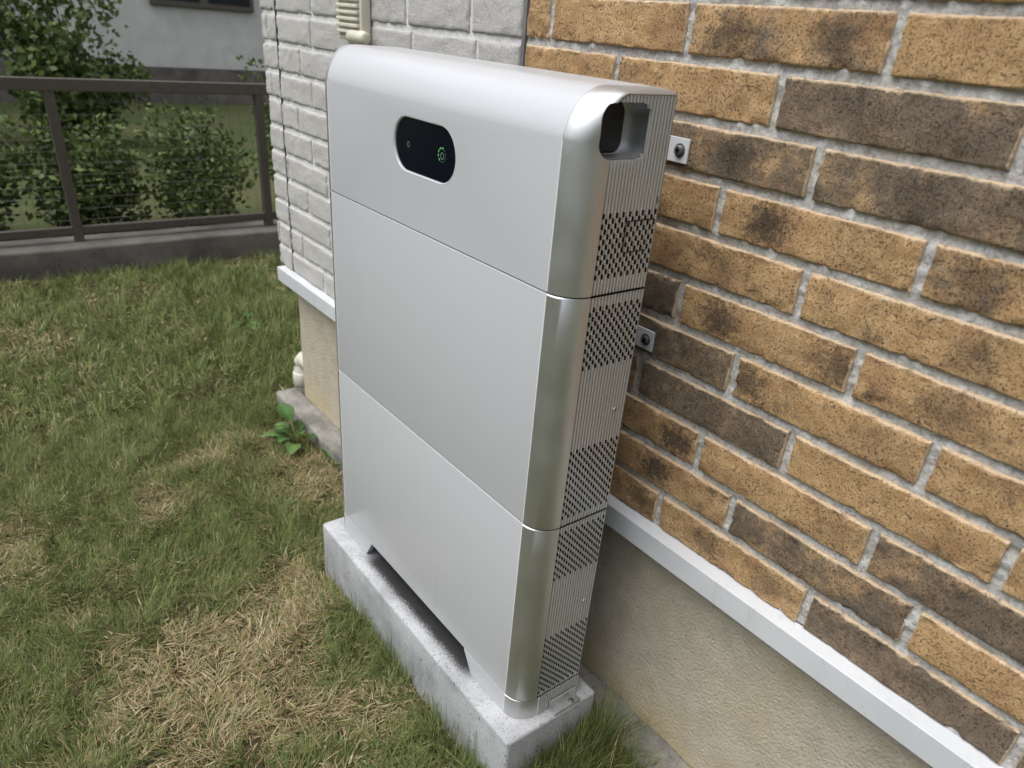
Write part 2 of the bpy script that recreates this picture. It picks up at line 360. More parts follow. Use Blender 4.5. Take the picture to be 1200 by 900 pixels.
for r in range(9, -5, -1):
    zt = row_z(r) - .001; zb = zt - HR + .0085
    if r == 9: zb = max(zb, ZW0 + .0005)
    J = list(grey_j[r]); last = max(J)
    step = .216
    x = -.095 if r == 0 else last + step
    while x < XS - .05: J.append(x); x += step + .01 * noise.noise((r, x * 9, 0))
    J = sorted(J); cuts = [XC] + J + [XS - .006]
    gap = -.768
    segs = []
    for a, b in zip(cuts[:-1], cuts[1:]):
        if a < gap - .012 < b - .024: segs += [(a, gap - .0025, 0), (gap + .0025, b, 0)]
        else: segs.append((a, b, 1))
    for a, b, _ in segs:
        l = .0 if abs(a - XC) < 1e-6 or abs(a - gap) < .004 else .0042; rr = .0 if abs(b - gap) < .004 or abs(b - XS + .006) < 1e-6 else .0042
        a2 = a + l; b2 = b - rr
        if b2 - a2 < .012: continue
        sd = 2.9 * r + 11 * a + 80
        me = brick_mesh(b2 - a2, zt - zb, 20, 9, .016 if a > XC + .001 else .10, .0022, .0050, .0012, sd)
        o = link('brick', me, GREY); o.location = (a2, YW, zb); o.parent = greywall; o['seed'] = float(sd % 13.7); o['tone'] = 0.
greygap = hp(box('panel_joint', (gap - .0025, YW + .0015, ZW0), (gap + .0025, YW + .012, ZW1), BLACKP))
hp(box('panel_joint', (XS - .004, YW + .0005, ZW0), (XS + .004, YW + .012, ZW1), mat_plain('grey_sealant', (.15, .15, .145), .7)))
hp(box('wall_core', (XC + .012, YW + .0125, .31), (3.6, 3.2, 2.6), MORTG))
k = M('upper_siding', .9); bt = k.n('TexBrick'); mp = k.n('Mapping'); k.set(mp.inputs[0], k.obj()); mp.inputs['Rotation'].default_value = (math.radians(90), 0, 0)
k.set(bt.inputs[0], mp.outputs[0]); bt.inputs['Scale'].default_value = 1; bt.inputs['Brick Width'].default_value = .27; bt.inputs['Row Height'].default_value = HR; bt.inputs['Mortar Size'].default_value = .005
bt.inputs['Color1'].default_value = (.38, .23, .10, 1); bt.inputs['Color2'].default_value = (.16, .12, .08, 1); bt.inputs['Mortar'].default_value = (.45, .44, .41, 1); k.col(bt.outputs[0])
hp(box('upper_wall', (XC + .001, YW + .001, ZW1 + .001), (3.6, YW + .0115, 2.6), k.m))
hp(box('side_wall', (XE + .001, YW + .001, ZW0), (3.6, YW + .0115, ZW1), k.m))
hp(box('eave', (XC - .25, .10, 2.62), (3.8, 3.4, 2.74), TRIM, bev=.01))
# drip flashing: lipped profile
prof = [(.242, .3392), (.2155, .3382), (.2145, .3368), (.2145, .2985), (.2172, .2980), (.2182, .3005), (.242, .3015)]
rings = [[(x, y, z) for y, z in prof] for x in (XC + .034, 3.6)]
o = hp(loft('drip_flashing', rings, FLASH, smooth=False)); o['label'] = 'pale grey metal drip flashing along the foot of the bricks'
# rendered foundation, with gently uneven face
X = np.linspace(-.805, 3.6, 130); Z = np.linspace(-.24, .300, 16)
v = [(x, .262 - .0018 * noise.noise((x * 9, z * 9, 3)), z) for x in X for z in Z]; n = len(Z)
f = [(i * n + j, (i + 1) * n + j, (i + 1) * n + j + 1, i * n + j + 1) for i in range(len(X) - 1) for j in range(n - 1)]
o = hp(link('foundation', pymesh('foundation', v, f), RENDER, smooth=True)); o['label'] = 'beige rendered foundation wall'
hp(box('foundation_core', (-.803, .2655, -.3), (3.6, 3.2, .300), RENDER))
def rough_box(name, a, b, mat, amp, step, bev, sd):
    bm = box_bm(a, b); n = [max(1, int((b[i] - a[i]) / step)) for i in range(3)]
    for ax in range(3):
        for c in range(1, n[ax]):
            p = [0, 0, 0]; p[ax] = a[ax] + (b[ax] - a[ax]) * c / n[ax]; nn = [0, 0, 0]; nn[ax] = 1
            bmesh.ops.bisect_plane(bm, geom=bm.verts[:] + bm.edges[:] + bm.faces[:], plane_co=p, plane_no=nn)
    ed = [e for e in bm.edges if len(e.link_faces) == 2 and e.calc_face_angle(0) > .5]
    bmesh.ops.bevel(bm, geom=ed, offset=bev, segments=3, affect='EDGES', profile=.5)
    for v in bm.verts: v.co += Vector([noise.noise((v.co.x * 14 + i * 9, v.co.y * 14, v.co.z * 14 + sd)) * amp for i in range(3)])
    o = link(name, bm_mesh(bm, name), mat, smooth=True); return o
o = hp(rough_box('footing', (-.875, .188, -.26), (3.6, .2625, -.093), FOOTM, .006, .05, .008, 3)); o['label'] = 'rough grey concrete footing edge below the rendered base'
# louvred wall vent above the cabinet's far end
vent = hp(box('wall_vent', (-.361, .2145, .972), (-.256, .2365, 1.16), CREAM, bev=.004, smooth=False)); vent['label'] = 'cream louvred wall vent with a round bottom cap'
for i in range(15):
    z = .985 + i * .0118
    o = box('slat', (-.358, .2075, z), (-.264, .2155, z + .0066), CREAM, bev=.0018); o.parent = vent
o = tube('end_cap', [(-.300, .214, .980), (-.246, .214, .980), (-.236, .214, .980), (-.234, .214, .980)], [.013, .013, .0115, .007], CREAM, vent, 16)
# drain pipe at the corner of the foundation
pp = empty('drain_pipe', (-.905, .30, GZ)); tag(pp, 'cream plastic drain pipe elbow at the end of the beige foundation', 'pipe')
path = [(-.79, .30, .000), (-.865, .30, .000), (-.885, .30, -.004), (-.900, .30, -.016), (-.907, .30, -.040), (-.908, .30, -.20)]
o = tube('elbow', path, .028, CREAM, n=18); o.parent = pp; o.location = -Vector(pp.location)
o = tube('collar', [(-.908, .30, -.105), (-.908, .30, -.10), (-.908, .30, -.06), (-.908, .30, -.055)], [.029, .0325, .0325, .029], CREAM, n=18); o.parent = pp; o.location = -Vector(pp.location)

# ------------------------------------------------------------------ concrete slab
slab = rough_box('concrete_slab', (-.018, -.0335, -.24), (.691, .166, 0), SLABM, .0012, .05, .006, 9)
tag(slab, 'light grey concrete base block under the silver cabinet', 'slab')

# ------------------------------------------------------------------ battery cabinet
W_, D_, H_ = .67, .1353, .979
Z1, Z2, Z3 = .7478, .4001, .0440
A_, B_ = .037, .0401
cab = empty('battery_cabinet', (.335, .068, .0012)); CP = Vector(cab.location)
tag(cab, 'tall silver and white battery cabinet of three stacked modules on concrete block', 'battery cabinet')
def cp(o, parent=None):
    if parent is None: o.parent = cab; o.location = o.location - CP
    else: o.parent = parent
    return o
core = cp(box('core', (.05, .012, .03), (.62, .130, .95), BLACKP))
def front_box(z0, z1):
    bm = box_bm((A_ + .0004, 0, z0), (W_ - A_ - .0004, .055, z1))
    ed = [e for e in bm.edges if all(abs(v.co.y) < 1e-6 for v in e.verts)]
    bmesh.ops.bevel(bm, geom=ed, offset=.0016, segments=3, affect='EDGES', profile=.5)
    return bm
def stadium(cx, cz, hw, hh, n=24):
    r = hh; pts = []
    for i in range(n + 1): t = -math.pi / 2 + math.pi * i / n; pts.append((cx + hw - r + r * math.cos(t), cz + r * math.sin(t)))
    for i in range(n + 1): t = math.pi / 2 + math.pi * i / n; pts.append((cx - hw + r + r * math.cos(t), cz + r * math.sin(t)))
    return pts
SG = .0010
# top front cover with its big front radius
RT = .056
def tarc(t):                                   # top radius, meeting the flat front at a slight crease
    e = .20; u = e + (math.pi / 2 - e) * t / (math.pi / 2); c0, s0 = math.cos(e), math.sin(e)
    return RT * (c0 - math.cos(u)) / c0, H_ - RT + RT * (math.sin(u) - s0) / (1 - s0)
prof = [(0, Z1 + SG)] + [tarc(t) for t in np.linspace(0, math.pi / 2, 20)] + [(D_, H_), (D_, Z1 + SG)]
bm = bmesh.new(); rg = []
for x in (A_ + .0004, W_ - A_ - .0004): rg.append([bm.verts.new((x, y, z)) for y, z in prof])
n = len(prof)
for j in range(n): bm.faces.new((rg[0][j], rg[0][(j + 1) % n], rg[1][(j + 1) % n], rg[1][j]))
bm.faces.new(rg[0]); bm.faces.new(rg[1])
ed = [e for e in bm.edges if abs(e.verts[0].co.x - e.verts[1].co.x) < 1e-6]
bmesh.ops.bevel(bm, geom=ed, offset=.0015, segments=3, affect='EDGES', profile=.5)
fp = link('front_panel', bm_mesh(bm, 'front_panel'), WHITE)
DX, DZ, DW, DH = .3415, .8655, .0815, .0365
st = stadium(DX, DZ, DW + .0022, DH + .0022)
cut = loft('cut', [[(x, -.02, z) for x, z in st], [(x, .006, z) for x, z in st]], WHITE, smooth=False)
boolean_cut(fp, cut); auto_smooth(fp, 25); cp(fp)
for z0, z1 in ((Z2 + SG, Z1 - SG), (Z3 + SG * .6, Z2 - SG)):
    o = cp(link('front_panel', bm_mesh(front_box(z0, z1), 'front_panel'), WHITE)); auto_smooth(o, 50)
EDGE = mat_plain('white_edge_highlight', (.80, .80, .80), .4, 0, .03, 50, .02)  # white strips stand in for the bright highlight along the panel edges
for z0, z1 in ((Z1 + SG + .001, H_ - RT - .001), (Z2 + SG + .001, Z1 - SG - .001), (Z3 + SG, Z2 - SG - .001), (.002, Z3 - .002)):
    for x in (A_ - .0007, W_ - A_ - .0007): cp(box('edge_highlight', (x, -.0004, z0), (x + .0014, .004, z1), EDGE, bev=.0003, seg=1))
# display in its recess
o1 = stadium(DX, DZ, DW + .0023, DH + .0023); o2 = stadium(DX, DZ, DW + .0016, DH + .0016); o3 = stadium(DX, DZ, DW, DH)
bez = loft('bezel', [[(x, .0004, z) for x, z in o1], [(x, -.0001, z) for x, z in o2], [(x, .0012, z) for x, z in o3], [(x, .0045, z) for x, z in o3]], WHITE, caps=False); cp(bez); auto_smooth(bez, 40)
disp = cp(loft('display_panel', [[(x, .0058, z) for x, z in o3], [(x, .0033, z) for x, z in stadium(DX, DZ, DW - .0003, DH - .0003)], [(x, .0028, z) for x, z in stadium(DX, DZ, DW - .001, DH - .001)]], GLASS, smooth=False))
disp['label'] = 'black glass display with small green status ring'
G1 = mat_emit('green_led', (.20, 1., .26), .30); G2 = mat_emit('dim_green_led', (.10, .5, .16), .07); G3 = mat_emit('dim_white_led', (.55, .8, .7), .13)
def arc(name, cx, cz, r, wd, t0, t1, mat, n=10):
    v = []; f = []
    for i in range(n + 1):
        t = math.radians(t0 + (t1 - t0) * i / n)
        for rr in (r - wd / 2, r + wd / 2): v.append((cx + rr * math.cos(t), .0026, cz + rr * math.sin(t)))
    f = [(2 * i, 2 * i + 1, 2 * i + 3, 2 * i + 2) for i in range(n)]
    o = link(name, pymesh(name, v, f), mat); o.parent = disp; return o
SX, SZ = .387, .8655
for i in range(10):
    t = 70 + i * 36
    arc('ring_segment', SX, SZ, .0092, .0017, t, t + 22, G1 if i < 5 else G2, 4)
arc('battery_icon', SX + .0006, SZ - .0012, .0040, .0011, 0, 360, G3, 20)
arc('battery_icon', SX + .0006, SZ + .0050, .0030, .0007, 20, 160, G2, 10)
arc('indicator_ring', .297, DZ, .0033, .0009, 0, 360, G3, 16)
# end caps: silver corner swept from the front profile into the fluted side
def side_rings(profile, inset, n=12):
    """profile: closed (y,z) list at the panel joint; inset: inward (dy,dz) at full sweep."""
    rings = []
    for i in range(n + 1):
        t = math.pi / 2 * i / n; x = W_ - A_ + A_ * math.sin(t); q = 1 - math.cos(t)
        rings.append([(x, y + dy * q, z + dz * q) for (y, z), (dy, dz) in zip(profile, inset)])
    last = rings[-1]; rings.append([(W_ - .0058, y, z) for _, y, z in last])
    return rings
def mirror_obj(o):
    me = o.data.copy(); bm = bmesh.new(); bm.from_mesh(me)
    for v in bm.verts: v.co.x = W_ - v.co.x
    bmesh.ops.reverse_faces(bm, faces=bm.faces); bm.to_mesh(me); bm.free()
    c = bpy.data.objects.new(o.name.split('.')[0], me); COL.objects.link(c); c.parent = o.parent; c.location = o.location; return c
HC = (.0600, .9355, .0370, .0298)
def rrect(cy, cz, hw, hh, r, n=8):
    p = []
    for sy, sz, t0 in ((1, -1, -90), (1, 1, 0), (-1, 1, 90), (-1, -1, 180)):
        for i in range(n + 1):
            t = math.radians(t0 + 90 * i / n); p.append((cy + sy * (hw - r) + r * math.cos(t), cz + sz * (hh - r) + r * math.sin(t)))
    return p
def hole_range(y):
    cy, cz, hw, hh = HC; r = .017; dy = abs(y - cy)
    if dy >= hw: return None
    e = hh if dy <= hw - r else hh - r + math.sqrt(max(0, r * r - (dy - hw + r) ** 2))
    return cz - e, cz + e
# upper cap
profT = []; ins = []
for z in np.linspace(Z1 + SG, H_ - RT, 8)[:-1]: profT.append((0, z)); ins.append((B_, 0))
for t in np.linspace(0, math.pi / 2, 22):
    profT.append(tarc(t)); q = t / (math.pi / 2); d = B_ * (1 - q) ** 1.3 + .0055 * (1 - (1 - q) ** 1.3)
    ins.append((d * math.cos(t), -d * math.sin(t)))
for y in np.linspace(RT, D_, 6)[1:]: profT.append((y, H_)); ins.append((0, -.0055))
ins[-1] = (-.001, -.0055)
INY = [p[0] + q[0] for p, q in zip(profT, ins)][6:]; INZ = [p[1] + q[1] for p, q in zip(profT, ins)][6:]
profT.append((D_, Z1 + SG)); ins.append((-.001, 0))
def cap_obj(rings):
    o = loft('side_cover', rings, [SILVER, BLACKP], smooth=True)
    for p in o.data.polygons:
        if abs(p.normal.x) > .9 and W_ - .0065 < p.center.x < W_ - .005: p.material_index = 1
    return o
cap = cap_obj(side_rings(profT, ins))
rr = rrect(*HC, .017)
boolean_cut(cap, loft('cut', [[(W_ - .034, y, z) for y, z in rrect(HC[0], HC[1], HC[2] - .001, HC[3] - .001, .016)], [(W_ + .03, y, z) for y, z in rr]], SILVER, smooth=False))
auto_smooth(cap, 30); cp(cap); mirror_obj(cap)
rec = loft('handle_recess', [[(W_ - .0339, y, z) for y, z in rrect(HC[0] - .004, HC[1], .031, .028, .012)], [(W_ - .030, y, z) for y, z in rrect(HC[0] - .004, HC[1], .028, .025, .010)]], BLACKP, smooth=False)
rec['label'] = 'black recessed carrying handle in silver side'; cp(rec); mirror_obj(rec)
# pocket lining so the handle opening has silver walls behind the flutes
lin = loft('handle_lining', [[(W_ - .0332, y, z) for y, z in rrect(HC[0], HC[1], HC[2] - .0006, HC[3] - .0006, .0165)], [(W_ - .0032, y, z) for y, z in rrect(HC[0], HC[1], HC[2] - .0002, HC[3] - .0002, .017)]], SILVER, caps=False); cp(lin); mirror_obj(lin)
for z0, z1 in ((Z2 + SG, Z1 - SG), (Z3 + SG * .6, Z2 - SG)):
    c = .0016; pr = [(0, z) for z in np.linspace(z0 + c, z1 - c, 6)] + [(c, z1)] + [(D_, z1), (D_, z0), (c, z0)]
    ii = [(B_, 0)] * 6 + [(B_ - c, 0)] + [(-.001, 0)] * 2 + [(B_ - c, 0)]
    o = cap_obj(side_rings(pr, ii)); auto_smooth(o, 30); cp(o); mirror_obj(o)
# fluted, punched side panels
NC = 17; Y0 = B_ + .0008; PT = (D_ - .0012 - Y0) / NC
bands_all = [(.768, .852), (.648, .738), (.412, .530), (.297, .392), (.050, .180)]
def grille(z0, z1, handle=False):
    v = []; f = []; mi = []
    def quad(*p, m=0):
        i = len(v); v.extend(p); f.append(tuple(range(i, i + len(p)))); mi.append(m)
    xv = W_ - .0030; xd = W_ - .0052
    for j in range(NC):
        ya = Y0 + j * PT; ym = ya + PT * .34; yb = ya + PT; ys = ym + PT * .26
        def spans(y):
            hr = hole_range(y) if handle else None
            top = min(z1, float(np.interp(ya, INY, INZ)) - .0006) if handle else z1
            if hr: return [(z0, hr[0])] + ([(hr[1], top)] if top > hr[1] + .001 else [])
            return [(z0, top)]
        left = [(ym, xv), (ym + PT * .05, W_ - .0009), (ym + PT * .15, W_ - .0001), (ys, W_)]
        right = [(ys, W_), (yb - PT * .15, W_ - .0001), (yb - PT * .05, W_ - .0009), (yb, xv)]
        pitch = .0121; hh = .0066
        for a, b in spans((ya + yb) / 2):
            cutz = []
            for b0, b1 in bands_all:
                z = b0 + (pitch / 2 if j % 2 else 0)
                while z + hh < b1:
                    if z > a + .001 and z + hh < b - .001: cutz.append(z)
                    z += pitch
            for sec in (right,):
                for (p, xp), (q, xq) in zip(sec[:-1], sec[1:]): quad((xp, p, a), (xq, q, a), (xq, q, b), (xp, p, b))
            for z in (a, b): quad(*[(x, y, z) for y, x in (left[:-1] + right)])
            cur = a
            for z in sorted(cutz) + [b]:
                quad((xv, ya, cur), (xv, ym, cur), (xv, ym, z), (xv, ya, z))
                for (p, xp), (q, xq) in zip(left[:-1], left[1:]): quad((xp, p, cur), (xq, q, cur), (xq, q, z), (xp, p, z))
                if z == b: break
                t = z + hh; m1 = ya + PT * .03
                for zz, m in ((z, 0), (t, 1)):
                    quad(*[(x, y, zz) for y, x in left], (xd, ys, zz), (xd, m1, zz), (xv, m1, zz), m=m)
                quad((W_, ys, z), (W_, ys, t), (xd, ys, t), (xd, ys, z), m=1)  # hole walls black to paint in the shade inside; lower lips stay silver
                quad((xv, m1, z), (xv, m1, t), (xd, m1, t), (xd, m1, z), m=1); quad((xv, ya, z), (xv, m1, z), (xv, m1, t), (xv, ya, t))
                cur = t
    o = cp(link('fluted_side_panel', pymesh('grille', v, f), [FLUTE, BLACKP])); o.data.polygons.foreach_set('material_index', mi); mirror_obj(o); return o
grille(Z1 + SG + .0004, H_ - .0057, True); grille(Z2 + SG + .0004, Z1 - SG - .0004); grille(Z3 + .002, Z2 - SG - .0004)
# base: two feet with slanted inner ends, silver corner below, recessed dark beam between
for s in (0, 1):
    pts = [(A_ + .0004, .0008), (.134, .0008), (.160, Z3 - .0012), (A_ + .0004, Z3 - .0012)]
    if s: pts = [(W_ - x, z) for x, z in pts]
    o = loft('base_foot', [[(x, 0, z) for x, z in pts], [(x, .012, z) for x, z in pts]], WHITE, smooth=False); cp(o)
    pr = [(0, z) for z in (.0008, .02, Z3 - .0012)] + [(.001, Z3 - .0006), (D_, Z3 - .0006), (D_, .0008)]
    ii = [(B_, 0)] * 3 + [(B_ - .001, 0), (-.001, 0), (-.001, 0)]
    if s == 0:
        o = loft('base_corner', side_rings(pr, ii)[:-1], SILVER); auto_smooth(o, 30); cp(o); mirror_obj(o)
v = []; f = []
for j in range(NC):
    ym = Y0 + (j + .5) * PT; yb = Y0 + (j + 1) * PT; i = len(v)
    for z in (.001, Z3 - .001):
        v += [(W_ - .001, ym, z), (W_ + .0022, ym + PT * .15, z), (W_ + .0022, yb - PT * .15, z), (W_ - .001, yb, z)]
    f += [(i, i + 1, i + 5, i + 4), (i + 1, i + 2, i + 6, i + 5), (i + 2, i + 3, i + 7, i + 6), (i + 4, i + 5, i + 6, i + 7)]
o = cp(link('base_flutes', pymesh('flutes', v, f), FLUTE)); mirror_obj(o)
cp(box('base_beam', (.05, .045, .0015), (.62, .125, .036), BLACKP))
def bolt(loc, axis, r, parent, mat=BOLT, name='bolt'):
    a = Vector(axis); p = Vector(loc)
    o = tube(name, [p, p + a * r * .15, p + a * r * .16, p + a * r * .7, p + a * r * .8, p + a * r * .8, p + a * r * .45], [r * 1.35, r * 1.35, r, r * .95, r * .8, r * .42, r * .38], mat, n=16)
    auto_smooth(o, 35); return cp(o, parent)
for y, z in ((.115, .575), (.117, .223)):
    bolt((W_ - .001, y, z), (1, 0, 0), .0032, None, STEEL, 'screw')
o = bolt((W_ - .004, .1310, .858), (1, 0, 0), .0048, None, BOLT, 'screw')
# knock-out outline on the upper grille
for a, b in (((.0815, .7985), (.0827, .8355)), ((.0825, .8350), (.1290, .8364)), ((.0825, .7975), (.1230, .7988)), ((.1285, .826), (.1297, .8364))):
    cp(box('knockout_slot', (W_ - .001, a[0], a[1]), (W_ + .0003, b[0], b[1]), BLACKP))
# anchor angle on the slab at the side of the base
ab = cp(box('anchor_angle', (.6745, .068, .0012 - .0005), (.690, .128, .0036), STEEL, bev=.0006))
o = box('upright', (.6728, .068, .0036), (.6752, .128, .020), STEEL, bev=.0005); cp(o, None)
o = bolt((.683, .112, .0036), (0, 0, 1), .004, None)
# wall brackets
for xa, zc in ((.606, .902), (.606, .634)):
    br = box('wall_bracket', (.40, YW - .0050, zc - .0155), (xa + .014, YW - .0022, zc + .0155), TRIM, bev=.0009); br['label'] = 'white steel wall bracket with dark bolt'; cp(br)
    o = box('arm', (.40, D_ - .001, zc - .0155), (.403, YW - .0050, zc + .0155), TRIM); o.parent = br
    b = bolt((xa, YW - .0050, zc), (0, -1, 0), .0066, br)

# ------------------------------------------------------------------ grass
def vcol_mesh(name, V, F, C, mat):
    me = bpy.data.meshes.new(name); nv = len(V); nf = len(F)
    me.vertices.add(nv); me.vertices.foreach_set('co', V.astype(np.float32).ravel())
    me.loops.add(nf * 3); me.loops.foreach_set('vertex_index', F.astype(np.int32).ravel())
    me.polygons.add(nf); me.polygons.foreach_set('loop_start', np.arange(0, nf * 3, 3, dtype=np.int32))
    me.update(calc_edges=True); me.validate()
    at = me.color_attributes.new('col', 'FLOAT_COLOR', 'POINT'); at.data.foreach_set('color', np.concatenate([C, np.ones((nv, 1))], 1).astype(np.float32).ravel())
    return link(name, me, mat)
def vnoise(x, y, s, off):                       # cheap smooth 2-D value noise
    g = np.random.default_rng(off).random((64, 64)); u = (x * s) % 64; v = (y * s) % 64
    i = u.astype(int); j = v.astype(int); a = u - i; b = v - j; a = a * a * (3 - 2 * a); b = b * b * (3 - 2 * b); i2 = (i + 1) % 64; j2 = (j + 1) % 64
    return (g[i, j] * (1 - a) + g[i2, j] * a) * (1 - b) + (g[i, j2] * (1 - a) + g[i2, j2] * a) * b
def blades(x, y, hgt, wid, lean, col, zb, az=None, curl=.8):
    n = len(x); az = rng.uniform(0, 2 * np.pi, n) if az is None else az
    dx, dy = np.cos(az), np.sin(az); sx, sy = -dy, dx
    V = np.zeros((n, 7, 3)); ts = (0, .4, .75, 1.)
    for k, t in enumerate(ts):
        ang = lean * (1 + curl * t); 
        hx = hgt * t * np.sin(np.clip(ang, 0, 1.62)); hz = hgt * t * np.cos(np.clip(ang, 0, 1.62))
        ww = wid * (1 - t ** 1.6) * .5
        if k < 3:
            for q, sg in enumerate((-1, 1)):
                V[:, 2 * k + q] = np.stack([x + dx * hx + sx * ww * sg, y + dy * hx + sy * ww * sg, zb + hz], 1)
        else: V[:, 6] = np.stack([x + dx * hx, y + dy * hx, zb + hz], 1)
    F0 = np.array([(0, 1, 3), (0, 3, 2), (2, 3, 5), (2, 5, 4), (4, 5, 6)])
    F = (np.arange(n)[:, None, None] * 7 + F0[None]).reshape(-1, 3)
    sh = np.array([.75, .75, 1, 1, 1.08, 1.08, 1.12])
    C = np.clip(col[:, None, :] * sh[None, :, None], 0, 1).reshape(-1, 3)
    return V.reshape(-1, 3), F, C
def clear(x, y):
    ok = ~((x > -.022) & (x < .706) & (y > -.037) & (y < .171))
    ok &= ~((y > .186) & (x > -.878)); ok &= ~(x < -2.47)
    return ok
def ground_z(x, y): return np.array([gz(a, b) for a, b in zip(x, y)])
greens = np.array([(.150, .185, .050), (.185, .215, .066), (.105, .145, .042), (.225, .240, .092), (.125, .160, .055)])
straws = np.array([(.37, .28, .145), (.44, .35, .20), (.30, .22, .11), (.24, .185, .09), (.50, .42, .27)])
def dryness(x, y):
    d = .55 * vnoise(x + 5, y + 5, 5.5, 1) + .30 * vnoise(x + 5, y + 5, 14, 2) + .15 * vnoise(x + 5, y + 5, 35, 3)
    for cx, cy, r, a in ((.18, -.30, .16, .20), (.02, -.13, .10, .22), (-.35, .08, .14, .25), (.42, -.12, .08, .15), (-.15, -.45, .18, .10), (.2, -.75, .2, .10),
                         (.20, -.07, .07, -.35), (-.10, .06, .15, -.30), (.55, -.10, .10, -.32), (.33, -.06, .05, -.2), (-1.6, .3, .8, -.22), (-1.1, -.4, .5, -.2), (-.25, -.25, .10, -.2), (-.62, .1, .12, -.15), (.05, -.65, .14, -.2)):
        d += a * np.exp(-((x - cx) ** 2 + (y - cy) ** 2) / (r * r))
    return d
def lawn(x0, x1, y0, y1, dens, wid, hmul, straw_bias=0.):
    n = int((x1 - x0) * (y1 - y0) * dens); x = rng.uniform(x0, x1, n); y = rng.uniform(y0, y1, n)
    clump = vnoise(x + 7, y + 7, 60, 9)
    ok = clear(x, y) & (rng.random(n) < .35 + .9 * clump); x, y = x[ok], y[ok]; n = len(x); clump = clump[ok]
    d = dryness(x, y) + straw_bias; ps = np.clip((d - .54) * 2.4 + .30, .14, .66); isdry = rng.random(n) < ps
    col = np.where(isdry[:, None], straws[rng.integers(0, 5, n)], greens[rng.integers(0, 5, n)]) * rng.uniform(.75, 1.2, n)[:, None]
    h = np.where(isdry, rng.uniform(.012, .042, n), rng.uniform(.018, .058, n) * (1.25 - .6 * ps)) * hmul
    edge = np.exp(-((y + .045) / .03) ** 2) * ((x > -.05) & (x < .72)) * (vnoise(x + 3, y, 9, 21) > .42)
    h = h * (1 + .9 * edge * (~isdry))
    ln = np.where(isdry, rng.uniform(.9, 1.55, n), np.abs(rng.normal(.45, .35, n)))
    az = 2 * np.pi * vnoise(x + 2, y + 2, 16, 5) * 1.5 + rng.normal(0, .9, n)
    lift = np.where(isdry, rng.uniform(0, .014, n), 0)
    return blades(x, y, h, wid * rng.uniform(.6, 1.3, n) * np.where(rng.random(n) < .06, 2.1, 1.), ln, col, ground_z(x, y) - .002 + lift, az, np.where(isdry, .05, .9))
parts = [lawn(-1.0, .95, -.95, .19, 90000, .0017, 1.), lawn(-2.5, -1.0, -1.3, .6, 20000, .0036, 1.25), lawn(-2.5, -.85, .186, 1.2, 14000, .0036, 1.35), lawn(.95, 1.7, -.9, .19, 6000, .004, 1.), lawn(-1.0, .95, -1.7, -.95, 9000, .004, 1.)]
def join(P):
    V = []; F = []; C = []; o = 0
    for v, f, c in P: V.append(v); F.append(f + o); C.append(c); o += len(v)
    return np.concatenate(V), np.concatenate(F), np.concatenate(C)
tag(vcol_mesh('lawn_grass', *join(parts), GRASSM), 'patchy lawn of short green blades and dry straw', 'grass', kind='stuff')
# tall tuft between slab and footing, and long blades along the slab
P = []
for cx, cy, r, n, h in ((.722, .10, .018, 800, .135), (.722, .055, .018, 800, .13), (.73, .01, .022, 700, .115), (.73, -.03, .022, 500, .10), (.727, .145, .016, 700, .15), (.76, .07, .03, 600, .12), (.735, .13, .035, 900, .13), (.78, .09, .05, 1100, .11), (.74, .04, .03, 500, .085), (.83, .14, .05, 800, .11), (.86, .04, .07, 900, .08), (.93, .10, .06, 600, .09), (.72, .175, .012, 120, .15), (.80, .18, .02, 60, .16), (.70, -.06, .05, 500, .06), (.60, -.07, .05, 350, .06)):
    x = rng.normal(cx, r, n); y = rng.normal(cy, r * .8, n); ok = clear(x, y); x, y = x[ok], y[ok]; m = len(x)
    col = greens[rng.integers(0, 5, m)] * rng.uniform(.55, 1.0, m)[:, None]; dr = rng.random(m) < .07; col[dr] = straws[rng.integers(0, 5, dr.sum())]
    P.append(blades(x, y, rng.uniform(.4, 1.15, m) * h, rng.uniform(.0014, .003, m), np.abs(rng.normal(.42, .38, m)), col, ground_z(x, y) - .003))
tag(vcol_mesh('tall_grass', *join(P), GRASSM), 'dark green tuft of tall grass between concrete block and house base', 'grass', kind='stuff')

# ------------------------------------------------------------------ weeds
def leaf_mesh(L, Wd, bend, fold, col, seed):
    rr = random.Random(seed); v = []; f = []; n = 9
    for i in range(n + 1):
        t = i / n; wd = Wd * (math.sin(math.pi * min(1, t * .96 + .04)) ** .75) * (1 - .25 * t) * .5 + .0006
        a = bend * t; px = L * (math.sin(a) / bend if bend else t); pz = -L * (1 - math.cos(a)) / bend if bend else 0
        for s in (-1, -.5, 0, .5, 1):
            v.append((px, s * wd, pz + fold * abs(s) * wd + .0016 * math.sin(t * 24 + s * 3) * abs(s)))
    for i in range(n):
        for j in range(4): a = i * 5 + j; f.append((a, a + 5, a + 6, a + 1))
    me = pymesh('leaf', v, f); me.polygons.foreach_set('use_smooth', [True] * len(f))
    c = []
    for i in range(n + 1):
        for s in range(5):
            k = (1.35 if s == 2 else 1.0) * rr.uniform(.9, 1.1); c += [min(1, col[0] * k), min(1, col[1] * k), min(1, col[2] * k), 1]
    at = me.color_attributes.new('col', 'FLOAT_COLOR', 'POINT'); at.data.foreach_set('color', c)
    return me
